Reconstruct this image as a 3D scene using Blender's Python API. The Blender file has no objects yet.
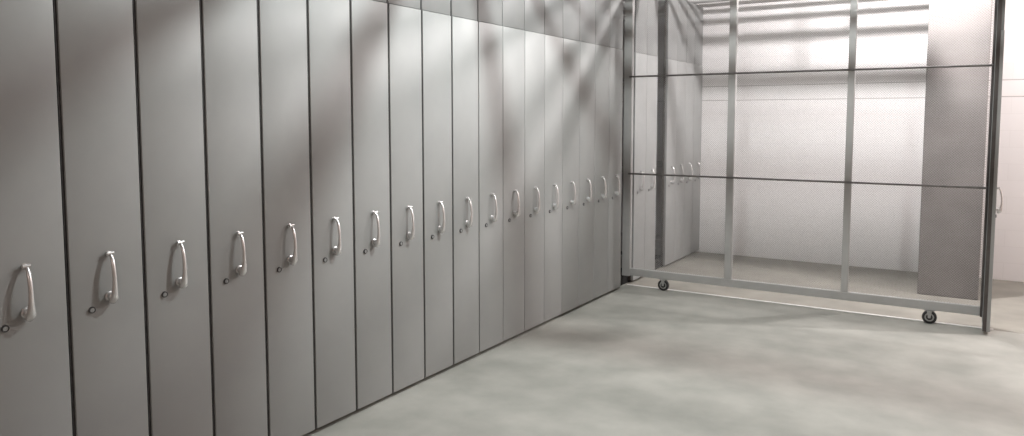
import bpy, bmesh, math, random
from mathutils import Vector, Matrix
random.seed(7)
scn = bpy.context.scene
COL = scn.collection

# ------------------------------------------------------------------ render look
scn.view_settings.view_transform = 'Standard'
scn.view_settings.look = 'None'
scn.view_settings.gamma = 1.0
scn.view_settings.use_curve_mapping = False
scn.view_settings.exposure = 0.0
try:
    scn.cycles.use_denoising = True
    scn.cycles.max_bounces = 8
    scn.cycles.diffuse_bounces = 5
    scn.cycles.caustics_reflective = False
    scn.cycles.caustics_refractive = False
except Exception:
    pass

# ------------------------------------------------------------------ materials
def mat(name, color, rough=0.5, metal=0.0, spec=0.5):
    m = bpy.data.materials.new(name)
    m.use_nodes = True
    b = m.node_tree.nodes['Principled BSDF']
    b.inputs['Base Color'].default_value = (*color, 1)
    b.inputs['Roughness'].default_value = rough
    b.inputs['Metallic'].default_value = metal
    b.inputs['Specular IOR Level'].default_value = spec
    return m

def N(m, t, **kw):
    n = m.node_tree.nodes.new(t)
    for k, v in kw.items():
        setattr(n, k, v)
    return n

def link(m, a, b):
    m.node_tree.links.new(a, b)

def bsdf(m):
    return m.node_tree.nodes['Principled BSDF']

def mottle(m, c1, c2, scale, detail=4, bump=0.0, bscale=200, lo=.35, hi=.65, coords='Object', rough=None):
    """procedural two-tone mottling plus fine-grain bump"""
    tc = N(m, 'ShaderNodeTexCoord')
    n = N(m, 'ShaderNodeTexNoise')
    n.inputs['Scale'].default_value = scale
    n.inputs['Detail'].default_value = detail
    r = N(m, 'ShaderNodeValToRGB')
    r.color_ramp.elements[0].position = lo
    r.color_ramp.elements[1].position = hi
    r.color_ramp.elements[0].color = (*c1, 1)
    r.color_ramp.elements[1].color = (*c2, 1)
    link(m, tc.outputs[coords], n.inputs['Vector'])
    link(m, n.outputs['Fac'], r.inputs['Fac'])
    link(m, r.outputs['Color'], bsdf(m).inputs['Base Color'])
    if rough:
        mr = N(m, 'ShaderNodeMapRange')
        mr.inputs['To Min'].default_value = rough[0]
        mr.inputs['To Max'].default_value = rough[1]
        link(m, n.outputs['Fac'], mr.inputs['Value'])
        link(m, mr.outputs['Result'], bsdf(m).inputs['Roughness'])
    if bump:
        f = N(m, 'ShaderNodeTexNoise')
        f.inputs['Scale'].default_value = bscale
        bp = N(m, 'ShaderNodeBump')
        bp.inputs['Strength'].default_value = bump
        bp.inputs['Distance'].default_value = 0.002
        link(m, tc.outputs[coords], f.inputs['Vector'])
        link(m, f.outputs['Fac'], bp.inputs['Height'])
        link(m, bp.outputs['Normal'], bsdf(m).inputs['Normal'])
    return m

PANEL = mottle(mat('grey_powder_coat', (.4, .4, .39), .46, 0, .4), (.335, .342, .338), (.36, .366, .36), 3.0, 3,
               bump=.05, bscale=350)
GAPSHADE = mottle(mat('brown_black_gap_shade', (.04, .035, .034), .7), (.072, .062, .058), (.092, .08, .075), 10.0, 2)
DARKPOST = mottle(mat('dark_post_paint', (.1, .09, .085), .5), (.075, .066, .063), (.10, .088, .084), 8.0, 2)
DARKROD = mottle(mat('dark_steel_rod', (.1, .1, .1), .5, .2), (.17, .163, .16), (.22, .213, .208), 20.0, 2)
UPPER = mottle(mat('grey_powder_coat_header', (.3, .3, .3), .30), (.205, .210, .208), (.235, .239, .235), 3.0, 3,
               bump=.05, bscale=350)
FRAME = mottle(mat('grey_frame_paint', (.3, .3, .29), .42), (.43, .425, .418), (.48, .475, .466), 6.0, 3)
MESHM = mottle(mat('galvanised_wire', (.5, .5, .5), .45, .3), (.40, .395, .39), (.46, .455, .45), 12.0, 2)
CHROME = mottle(mat('brushed_chrome', (.8, .8, .8), .27, .7), (.84, .84, .835), (.92, .92, .915), 30.0, 2)
DARKMETAL = mottle(mat('dark_lock_metal', (.1, .1, .1), .45, .2), (.06, .06, .06), (.10, .10, .10), 40.0, 2)
RUBBER = mottle(mat('dark_caster_rubber', (.03, .03, .03), .6), (.022, .022, .022), (.04, .04, .04), 40.0, 2)
HUB = mottle(mat('caster_hub', (.45, .45, .44), .4, .4), (.40, .40, .39), (.50, .50, .49), 40.0, 2)
BASESHADE = mottle(mat('black_base_shade', (.012, .011, .01), .8), (.008, .008, .008), (.015, .014, .013), 10.0, 2)
TRACK = mottle(mat('pale_steel_track', (.6, .6, .58), .35, .2), (.60, .59, .57), (.72, .71, .69), 9.0, 3)
FLOOR = mottle(mat('polished_concrete', (.4, .4, .38), .7, 0, .25), (.365, .365, .335), (.51, .505, .465), 3.0, 10,
               bump=.12, bscale=60, lo=.3, hi=.72, rough=(.62, .8))
def dim_back_floor(m):
    # floor colour darkened and browned past the track in place of dimmer, warmer light
    nt = m.node_tree
    old = bsdf(m).inputs['Base Color'].links[0].from_socket
    tc = N(m, 'ShaderNodeTexCoord'); sx = N(m, 'ShaderNodeSeparateXYZ')
    gt = N(m, 'ShaderNodeMath', operation='GREATER_THAN'); gt.inputs[1].default_value = 6.72
    link(m, tc.outputs['Object'], sx.inputs[0]); link(m, sx.outputs['Y'], gt.inputs[0])
    mx = N(m, 'ShaderNodeMix', data_type='RGBA', blend_type='MULTIPLY')
    cols = [x for x in mx.inputs if x.type == 'RGBA']; outc = [x for x in mx.outputs if x.type == 'RGBA'][0]
    cols[1].default_value = (.63, .61, .585, 1)
    link(m, gt.outputs[0], mx.inputs[0]); link(m, old, cols[0])
    link(m, outc, bsdf(m).inputs['Base Color'])
dim_back_floor(FLOOR)
PILLARM = mottle(mat('raw_concrete', (.3, .28, .27), .8), (.175, .163, .159), (.245, .229, .223), 3.2, 8,
                 bump=.4, bscale=45, lo=.3, hi=.7)
CEILM = mottle(mat('ceiling_paint', (.5, .49, .48), .8), (.20, .195, .19), (.25, .245, .24), 2.0, 4)
WARMWALL = mottle(mat('warm_grey_wall_paint', (.4, .36, .34), .8), (.30, .22, .19), (.35, .26, .225), 2.0, 4)
LAMPM = mottle(mat('lamp_housing', (.6, .6, .6), .4, .3), (.55, .55, .55), (.65, .65, .65), 6.0, 2)

WALL = mat('white_painted_block', (.82, .80, .80), .55)
def block_wall(m):
    tc = N(m, 'ShaderNodeTexCoord')
    sx = N(m, 'ShaderNodeSeparateXYZ')
    cb = N(m, 'ShaderNodeCombineXYZ')
    link(m, tc.outputs['Object'], sx.inputs[0])
    ad = N(m, 'ShaderNodeMath', operation='ADD')
    link(m, sx.outputs['X'], ad.inputs[0]); link(m, sx.outputs['Y'], ad.inputs[1])
    link(m, ad.outputs[0], cb.inputs['X'])
    of = N(m, 'ShaderNodeMath', operation='ADD'); of.inputs[1].default_value = 0.155
    link(m, sx.outputs['Z'], of.inputs[0]); link(m, of.outputs[0], cb.inputs['Y'])
    br = N(m, 'ShaderNodeTexBrick')
    br.offset = .5
    br.inputs['Scale'].default_value = 1.0
    br.inputs['Brick Width'].default_value = .40
    br.inputs['Row Height'].default_value = .165
    br.inputs['Mortar Size'].default_value = .004
    br.inputs['Mortar Smooth'].default_value = .6
    br.inputs['Color1'].default_value = (.88, .865, .863, 1)
    br.inputs['Color2'].default_value = (.865, .85, .848, 1)
    br.inputs['Mortar'].default_value = (.83, .815, .812, 1)
    link(m, cb.outputs[0], br.inputs['Vector'])
    # two deeper scored bed joints at 1.83 m and 1.99 m
    prev = None
    for zz in (1.828, 1.992):
        sb = N(m, 'ShaderNodeMath', operation='SUBTRACT'); sb.inputs[1].default_value = zz
        ab = N(m, 'ShaderNodeMath', operation='ABSOLUTE')
        lt = N(m, 'ShaderNodeMath', operation='LESS_THAN'); lt.inputs[1].default_value = .0045
        link(m, sx.outputs['Z'], sb.inputs[0]); link(m, sb.outputs[0], ab.inputs[0]); link(m, ab.outputs[0], lt.inputs[0])
        if prev:
            ad2 = N(m, 'ShaderNodeMath', operation='ADD')
            link(m, prev.outputs[0], ad2.inputs[0]); link(m, lt.outputs[0], ad2.inputs[1]); prev = ad2
        else:
            prev = lt
    mx = N(m, 'ShaderNodeMix', data_type='RGBA')
    cols = [x for x in mx.inputs if x.type == 'RGBA']; outc = [x for x in mx.outputs if x.type == 'RGBA'][0]
    cols[1].default_value = (.50, .48, .475, 1)
    link(m, prev.outputs[0], mx.inputs[0]); link(m, br.outputs['Color'], cols[0])
    link(m, outc, bsdf(m).inputs['Base Color'])
    bp = N(m, 'ShaderNodeBump', invert=True)
    bp.inputs['Strength'].default_value = .12
    bp.inputs['Distance'].default_value = .003
    link(m, br.outputs['Fac'], bp.inputs['Height'])
    link(m, bp.outputs['Normal'], bsdf(m).inputs['Normal'])
block_wall(WALL)

def emit(name, color, power):
    m = bpy.data.materials.new(name); m.use_nodes = True
    b = bsdf(m)
    b.inputs['Base Color'].default_value = (*color, 1)
    b.inputs['Emission Color'].default_value = (*color, 1)
    b.inputs['Emission Strength'].default_value = power
    return m

# ------------------------------------------------------------------ mesh helpers
def add_box(bm, lo, hi, bevel=0.0, seg=2):
    vs = [bm.verts.new((x, y, z)) for x in (lo[0], hi[0]) for y in (lo[1], hi[1]) for z in (lo[2], hi[2])]
    quads = [(0, 1, 3, 2), (4, 6, 7, 5), (0, 4, 5, 1), (2, 3, 7, 6), (0, 2, 6, 4), (1, 5, 7, 3)]
    fs = [bm.faces.new([vs[i] for i in q]) for q in quads]
    if bevel:
        es = list({e for f in fs for e in f.edges})
        bmesh.ops.bevel(bm, geom=es, offset=bevel, segments=seg, profile=.5, affect='EDGES')

def add_lathe(bm, prof, origin, axis='X', seg=24, cap=True):
    """prof: list of (distance along axis, radius)"""
    rings = []
    for t, r in prof:
        ring = []
        for k in range(seg):
            a = 2 * math.pi * k / seg
            u, v = r * math.cos(a), r * math.sin(a)
            p = {'X': (t, u, v), 'Y': (u, t, v), 'Z': (u, v, t)}[axis]
            ring.append(bm.verts.new((origin[0] + p[0], origin[1] + p[1], origin[2] + p[2])))
        rings.append(ring)
    for a, b in zip(rings, rings[1:]):
        for k in range(seg):
            bm.faces.new((a[k], a[(k + 1) % seg], b[(k + 1) % seg], b[k]))
    if cap:
        bm.faces.new(rings[0]); bm.faces.new(rings[-1])

def add_strap(bm, stations, seg=14):
    """tube through stations (centre x, z, half width in y, half thickness) in the XZ plane"""
    n = len(stations); rings = []
    for i, (x, z, wy, wt) in enumerate(stations):
        a = stations[max(i - 1, 0)]; b = stations[min(i + 1, n - 1)]
        t = Vector((b[0] - a[0], 0, b[1] - a[1])).normalized()
        nn = Vector((t.z, 0, -t.x))
        ring = []
        for k in range(seg):
            an = 2 * math.pi * k / seg
            p = Vector((x, 0, z)) + Vector((0, 1, 0)) * wy * math.cos(an) + nn * wt * math.sin(an)
            ring.append(bm.verts.new(p))
        rings.append(ring)
    for a, b in zip(rings, rings[1:]):
        for k in range(seg):
            bm.faces.new((a[k], a[(k + 1) % seg], b[(k + 1) % seg], b[k]))
    bm.faces.new(rings[0]); bm.faces.new(rings[-1])

def mesh_of(name, bm, m, smooth=None):
    bmesh.ops.recalc_face_normals(bm, faces=bm.faces)
    me = bpy.data.meshes.new(name)
    bm.to_mesh(me); bm.free()
    me.materials.append(m)
    if smooth is not None:
        try:
            me.shade_smooth()
            me.set_sharp_from_angle(angle=math.radians(smooth))
        except Exception:
            pass
    return me

def obj(name, bm, m, parent=None, loc=(0, 0, 0), smooth=None):
    o = bpy.data.objects.new(name, mesh_of(name, bm, m, smooth))
    COL.objects.link(o)
    o.location = loc
    if parent:
        o.parent = parent
    return o

def tag(o, label=None, cat=None, group=None, kind=None):
    if label: o['label'] = label
    if cat: o['category'] = cat
    if group: o['group'] = group
    if kind: o['kind'] = kind
    return o

def empty(name, loc):
    e = bpy.data.objects.new(name, None)
    e.empty_display_size = .1
    COL.objects.link(e); e.location = loc
    return e

def copy_tree(o, parent=None):
    c = o.copy(); COL.objects.link(c)
    if parent: c.parent = parent
    for ch in list(o.children):
        copy_tree(ch, c)
    return c

# ------------------------------------------------------------------ layout constants (metres)
S0, P = 1.4613, 0.29803          # first seam and pitch along the row (Y); fronts lie in the plane X = 0
NU = 26                           # positions 0..25 along the row
PULLED, MISSING = 18, 21
YW = 8.905                        # face of the back wall
ZT, ZE, ZB = 2.93, 2.244, 0.026   # top of fronts, joint of lower and upper sheet, bottom of fronts
def yc(i): return S0 + (i - .5) * P

# ------------------------------------------------------------------ setting
def struct(name, lo, hi, m, bevel=0):
    bm = bmesh.new(); add_box(bm, lo, hi, bevel)
    o = obj(name, bm, m); o['kind'] = 'structure'
    return o
RX, FY, CZ = 5.6, -3.2, 3.75
struct('floor', (-3.5, FY - .2, -.15), (RX + .2, YW + .2, 0), FLOOR)
struct('ceiling', (-3.5, FY - .2, CZ), (RX + .2, YW + .2, CZ + .15), CEILM)
struct('wall_back', (-3.5, YW, 0), (RX + .2, YW + .2, CZ), WALL)
struct('wall_left', (-3.5, FY, 0), (-3.3, YW, CZ), WARMWALL)
struct('wall_right', (RX, FY, 0), (RX + .2, YW, CZ), WARMWALL)
struct('wall_front', (-3.5, FY - .2, 0), (RX + .2, FY, CZ), WARMWALL)
struct('pillar', (2.405, 7.772, 0), (2.884, YW, CZ), PILLARM, .008)

struct('trim_1', (-3.0, S0 - P + .002, 0), (-.056, YW - .002, .098), BASESHADE, .002)  # black block stands in for darkness under the fronts and inside open bays

# ------------------------------------------------------------------ a pull-out unit
def tray(bm, y0, y1, z0, z1, x1, depth, bev):
    """folded sheet front: face at x1, returns of the given depth, open at the back"""
    add_box(bm, (x1 - depth, y0, z0), (x1, y1, z1))
    back = [f for f in bm.faces if all(abs(v.co.x - (x1 - depth)) < 1e-6 for v in f.verts)]
    bmesh.ops.delete(bm, geom=back, context='FACES_ONLY')
    es = [e for e in bm.edges if not e.is_boundary]
    bmesh.ops.bevel(bm, geom=es, offset=bev, segments=3, profile=.5, affect='EDGES')

FRONT = {}
for key, w in (('wide', .2835), ('tight', .2930)):
    bm = bmesh.new(); tray(bm, -w / 2, w / 2, ZB, ZE, 0.0, .05, .003)
    lower = mesh_of('front_panel', bm, PANEL, 40)
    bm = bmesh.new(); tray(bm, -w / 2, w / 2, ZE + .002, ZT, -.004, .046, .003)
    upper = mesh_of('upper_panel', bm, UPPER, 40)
    FRONT[key] = (lower, upper)

def grip_mesh():
    bm = bmesh.new()
    st = []
    keys = [(.012, .187, .0060, .0048), (.018, .181, .0066, .0054), (.026, .168, .0073, .0058), (.032, .145, .0080, .0060),
            (.036, .118, .0083, .0060), (.0375, .090, .0086, .0062), (.037, .064, .0098, .0070), (.035, .042, .0128, .0088),
            (.032, .024, .0155, .0115), (.027, .011, .0162, .0126), (.018, .004, .0145, .0118), (.010, .002, .0115, .0085)]
    add_strap(bm, keys, 16)
    return mesh_of('handle', bm, CHROME, 50)
def upper_mount_mesh():
    bm = bmesh.new()
    add_lathe(bm, [(0, .011), (.003, .011), (.004, .0075), (.012, .0075)], (0, 0, .185), 'X', 20)
    add_lathe(bm, [(-.0145, .0045), (-.0135, .0062), (.0135, .0062), (.0145, .0045)], (.0145, 0, .1885), 'Y', 16)
    return mesh_of('mount', bm, CHROME, 40)
def lower_mount_mesh():
    bm = bmesh.new()
    add_lathe(bm, [(0, .0195), (.004, .0195), (.006, .0155), (.012, .0145), (.020, .0170), (.027, .0160), (.032, .0100)], (0, 0, .0215), 'X', 24)
    return mesh_of('mount', bm, CHROME, 40)
GRIP, UMNT, LMNT = grip_mesh(), upper_mount_mesh(), lower_mount_mesh()
def lock_mesh():
    bm = bmesh.new()
    add_lathe(bm, [(0, .0125), (.005, .0125), (.007, .0115), (.007, .0090), (.0045, .0085)], (0, 0, 0), 'X', 28)
    return mesh_of('lock', bm, DARKMETAL, 40)
def core_mesh():
    bm = bmesh.new()
    add_lathe(bm, [(0, .0078), (.006, .0078)], (0, 0, 0), 'X', 22)
    add_box(bm, (.006, -.0012, -.005), (.0068, .0012, .005))
    return mesh_of('lock_core', bm, PANEL, 40)
LOCK, CORE = lock_mesh(), core_mesh()
SHADE_STRIP = {}  # dark strips added to deepen gap shade; also the pulled-out rack's brown edge
for key, w in (('wide', .2835), ('tight', .2930)):
    bm = bmesh.new(); add_box(bm, (-.048, -w / 2 - (.0095 if key == 'wide' else P - w - .0004), ZB), (-.024 if key == 'tight' else -.006, -w / 2, ZT - .004), .0005, 1)
    SHADE_STRIP[key] = mesh_of('gap_shade_strip', bm, GAPSHADE if key == 'tight' else RUBBER)

# inner frame behind a closed front (uprights, rails and cross rods of the rack inside)
FY0, FY1 = -.002, .048            # frame thickness in unit Y
ZR0, ZR1 = .108, .176             # bottom rail
ZTOP = 2.88
UPX = [(-.067, -.0505), (-1.052, -1.000), (-2.022, -1.960), (-3.010, -2.930)]
def closed_frame_mesh():
    bm = bmesh.new()
    for x0, x1 in UPX:
        add_box(bm, (x0, FY0, ZR1 if x0 > -2.9 else .1), (x1, FY1, ZTOP - .05), .003)
    add_box(bm, (UPX[3][0], FY0, ZR0), (-.052, FY1, ZR1), .003)
    add_box(bm, (UPX[3][0], FY0, ZTOP - .05), (-.052, FY1, ZTOP), .003)
    for z in (1.089, 2.004):
        add_lathe(bm, [(-3.0, .006), (-.06, .006)], (0, FY0 - .004, z), 'X', 8)
    return mesh_of('rack_frame', bm, FRAME)
CFRAME = closed_frame_mesh()

def child(name, me, parent, loc=(0, 0, 0)):
    o = bpy.data.objects.new(name, me); COL.objects.link(o)
    o.parent = parent; o.location = loc
    return o

def base_unit(kind):
    r = empty('pull_out_storage_unit', (0, 0, 0))
    child('front_panel', FRONT[kind][0], r)
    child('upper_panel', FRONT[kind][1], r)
    child('gap_shade_strip', SHADE_STRIP[kind], r)
    h = child('handle', GRIP, r, (0, .004, .905))
    child('mount', UMNT, h); child('mount', LMNT, h)
    lk = child('lock', LOCK, r, (0, -.067, .887))
    child('lock_core', CORE, lk)
    return r

def ordinal(n): return ['first', 'second', 'third', 'fourth', 'fifth', 'sixth', 'seventh', 'eighth', 'ninth', 'tenth'][n - 1]
GROUP = 'row of grey pull-out storage units'
wide = base_unit('wide'); child('rack_frame', CFRAME, wide)
tight = base_unit('tight'); child('rack_frame', CFRAME, tight)
used = set()
for i in range(NU):
    if i in (PULLED, MISSING):
        continue
    kind = 'wide' if i <= 9 else 'tight'
    src = wide if kind == 'wide' else tight
    o = src if kind not in used else copy_tree(src)
    used.add(kind)
    o.location = (0, yc(i), 0)
    if i == 0:
        lab = 'grey storage unit front cut off by the left edge of the photo'
    elif i <= 9:
        lab = 'grey storage unit front, %s one right of the unit cut off by the left edge' % ordinal(i)
    elif i == 17:
        lab = 'closed grey storage unit front directly left of the pulled-out mesh rack'
    elif i < 17:
        lab = 'closed grey storage unit front, %s one to the left of the pulled-out mesh rack' % ordinal(18 - i)
    elif i == 19:
        lab = 'grey unit front seen through the mesh, right beside the rear post of the rack'
    elif i == 20:
        lab = 'grey storage unit front seen through the mesh, just left of the narrow dark open bay'
    else:
        lab = ['grey storage unit front seen through the mesh, just right of the narrow dark open bay',
               'grey front seen through the mesh, second one right of the dark open bay',
               'grey front seen through the mesh, second last before the white back wall',
               'grey front seen through the mesh, end of row against the white back wall'][i - 22]
    tag(o, lab, 'storage unit', GROUP)

# ------------------------------------------------------------------ the rack rolled out into the aisle
OUT = 2.955
R = base_unit('tight')
R.name = 'pulled_out_mesh_rack'
R.location = (OUT, yc(PULLED), 0)
tag(R, 'wire mesh rack on casters, pulled out of the row across the aisle', 'storage rack')
ZU = {0: ZR1, 1: ZR1, 2: ZR1, 3: .1}
for k, (x0, x1) in enumerate(UPX):
    bm = bmesh.new()
    add_box(bm, (x0, FY0, ZR1 if k in (1, 2) else .1), (x1, FY1, ZTOP - .05), .004)
    u = obj('upright', bm, FRAME if k else DARKPOST, R)
    if not k: u['label'] = 'dark brown front upright'
bm = bmesh.new(); add_box(bm, (UPX[3][1], FY0, ZR0), (UPX[0][0], FY1, ZR1), .004)
obj('bottom_rail', bm, FRAME, R)
bm = bmesh.new(); add_box(bm, (UPX[3][0], FY0, ZTOP - .05), (UPX[0][1], FY1, ZTOP), .004)
obj('top_rail', bm, FRAME, R)
for z in (1.089, 2.004):
    bm = bmesh.new(); add_lathe(bm, [(UPX[3][1] - .02, .0085), (UPX[0][0] + .01, .0085)], (0, FY0 - .008, z), 'X', 12)
    obj('cross_rod', bm, DARKROD, R, smooth=40)

def wire_mesh(x0, x1, z0, z1, y, pitch, ang, w, th):
    """expanded-metal sheet: two crossing sets of flat strands clipped to a rectangle"""
    bm = bmesh.new()
    cx, cz = (x0 + x1) / 2, (z0 + z1) / 2
    hx, hz = (x1 - x0) / 2, (z1 - z0) / 2
    for s, yo in ((1, 0), (-1, th)):
        dx, dz = math.cos(ang), s * math.sin(ang)
        nx, nz = -dz, dx
        R0 = abs(nx) * hx + abs(nz) * hz
        n = int(R0 / pitch)
        for k in range(-n, n + 1):
            c = k * pitch
            px, pz = nx * c, nz * c
            t0, t1 = -1e9, 1e9
            for p, dd, h in ((px, dx, hx), (pz, dz, hz)):
                a, b = (-h - p) / dd, (h - p) / dd
                t0 = max(t0, min(a, b)); t1 = min(t1, max(a, b))
            if t1 - t0 < .01:
                continue
            vs = []
            for t in (t0, t1):
                for sw in (-w / 2, w / 2):
                    for yy in (y + yo, y + yo + th):
                        vs.append(bm.verts.new((cx + px + dx * t + nx * sw, yy, cz + pz + dz * t + nz * sw)))
            for q in ((0, 1, 3, 2), (4, 6, 7, 5), (0, 4, 5, 1), (2, 3, 7, 6), (0, 2, 6, 4), (1, 5, 7, 3)):
                bm.faces.new([vs[i] for i in q])
    return bm
bm = wire_mesh(UPX[3][1] - .01, UPX[0][0] + .01, ZR1 - .01, ZTOP - .04, .020, .0135, math.radians(45), .0015, .0014)
obj('mesh_panel', bm, MESHM, R)

def caster(xl):
    bm = bmesh.new()
    yw = .008
    add_box(bm, (xl - .04, FY0, ZR0 - .006), (xl + .04, FY1 - .004, ZR0), .0015)      # top plate
    for s in (-1, 1):                                                              # fork cheeks, tapering to the axle
        y0 = yw + s * .021
        pts = [(-.017, .100), (.017, .100), (.0085, .046), (-.0085, .046)]
        f = [bm.verts.new((xl + a, y0 - .0015, b)) for a, b in pts]
        g = [bm.verts.new((xl + a, y0 + .0015, b)) for a, b in pts]
        bm.faces.new(f); bm.faces.new(g)
        for k in range(4):
            bm.faces.new((f[k], f[(k + 1) % 4], g[(k + 1) % 4], g[k]))
    add_lathe(bm, [(-.024, .006), (.024, .006)], (xl, yw, .052), 'Y', 14)
    add_box(bm, (xl - .020, yw - .0225, .0985), (xl + .020, yw + .0225, ZR0 - .005), .001)
    c = obj('caster', bm, HUB, R, smooth=40)
    bm = bmesh.new()
    add_lathe(bm, [(-.016, .034), (-.016, .046), (-.011, .052), (.011, .052), (.016, .046), (.016, .034)], (xl, yw, .052), 'Y', 32, cap=False)
    w = obj('wheel', bm, RUBBER, c, smooth=50)
    bm = bmesh.new()
    add_lathe(bm, [(-.012, .012), (-.012, .0335), (.012, .0335), (.012, .012)], (xl, yw, .052), 'Y', 28)
    cover = bmesh.new()
    add_lathe(cover, [(-.0145, .004), (-.0145, .0235), (.0145, .0235), (.0145, .004)], (xl, yw, .052), 'Y', 28)
    obj('hub_cover', cover, RUBBER, c, smooth=40)
    return c, bm
for xl in (-2.590, -.402):
    c, hb = caster(xl)
    obj('wheel_hub', hb, HUB, c, smooth=40)

# floor track the rack rolls beside
bm = bmesh.new()
add_box(bm, (-.02, 6.708, 0), (2.98, 6.742, .007), .002)
tag(obj('floor_track', bm, TRACK), 'pale flat steel track on the floor under the pulled-out mesh rack', 'floor track')

# ------------------------------------------------------------------ overhead guide rails and lamps (above the frame)
for i in range(NU):
    bm = bmesh.new()
    x0, x1 = -3.2, 2.36
    add_box(bm, (x0, -.027, 2.962), (x1, .027, 2.970))
    for s in (-1, 1):
        add_box(bm, (x0, s * .025 - .002, 2.966), (x1, s * .025 + .002, 2.988))
    for x in (-3.0, -.5, 2.0):
        add_box(bm, (x - .008, -.024, 2.980), (x + .008, .024, 2.988))
        add_lathe(bm, [(2.985, .006), (CZ, .006)], (x, 0, 0), 'Z', 8)
    o = obj('overhead_rail', bm, FRAME, None, (0, yc(i), 0))
    tag(o, 'grey overhead guide rail hung from the ceiling above the storage units', 'guide rail', 'overhead guide rails')

def lamp(x, y, z, power, color, label):
    r = empty('ceiling_lamp', (x, y, z))
    tag(r, label, 'lamp')
    bm = bmesh.new()
    add_lathe(bm, [(.10, .16), (.115, .16), (.14, .10), (.16, .03)], (0, 0, 0), 'Z', 32)
    obj('lamp_shade', bm, LAMPM, r, smooth=40)
    bm = bmesh.new(); add_lathe(bm, [(.155, .012), (CZ - z, .012)], (0, 0, 0), 'Z', 12)
    obj('stem', bm, LAMPM, r)
    bm = bmesh.new(); add_lathe(bm, [(.0, .02), (.012, .045), (.05, .05), (.10, .03)], (0, 0, .03), 'Z', 24)
    obj('bulb', bm, emit('lamp_glow', color, 8), r, smooth=60)
    ld = bpy.data.lights.new('lamp_light', 'POINT')
    ld.energy = power; ld.color = color; ld.shadow_soft_size = .032
    lo = bpy.data.objects.new('lamp_light', ld); COL.objects.link(lo); lo.parent = r
    lo.location = (0, 0, -.03)
lamp(1.55, 3.90, 3.32, 205, (.94, 1.0, .99), 'ceiling lamp hanging over the aisle in front of the grey units')
lamp(2.3, 7.12, 3.32, 325, (1.0, .95, .945), 'ceiling lamp hanging between the pulled-out rack and the white back wall')
lamp(4.4, 7.12, 3.32, 275, (1.0, .945, .94), 'ceiling lamp hanging right of the concrete pillar')

lamp(3.6, -2.0, 2.6, 48, (1.0, .83, .75), 'added warm fill light behind the camera')  # added fill to warm and lift the left fronts, no known source

# ------------------------------------------------------------------ world (closed room: dim neutral)
w = bpy.data.worlds.new('world'); scn.world = w; w.use_nodes = True
w.node_tree.nodes['Background'].inputs[0].default_value = (.5, .5, .5, 1)
w.node_tree.nodes['Background'].inputs[1].default_value = .01

# ------------------------------------------------------------------ camera
cd = bpy.data.cameras.new('camera')
cam = bpy.data.objects.new('camera', cd); COL.objects.link(cam)
cam.location = (2.8028, 0, 1.6)
cam.rotation_euler = (math.pi / 2 - .07668, 0, .55107)
cd.sensor_fit = 'HORIZONTAL'; cd.sensor_width = 36
cd.lens = 752.5 / 1024 * 36
cd.shift_y = -(218 - 177.58) / 1024
cd.clip_start = .05
scn.camera = cam
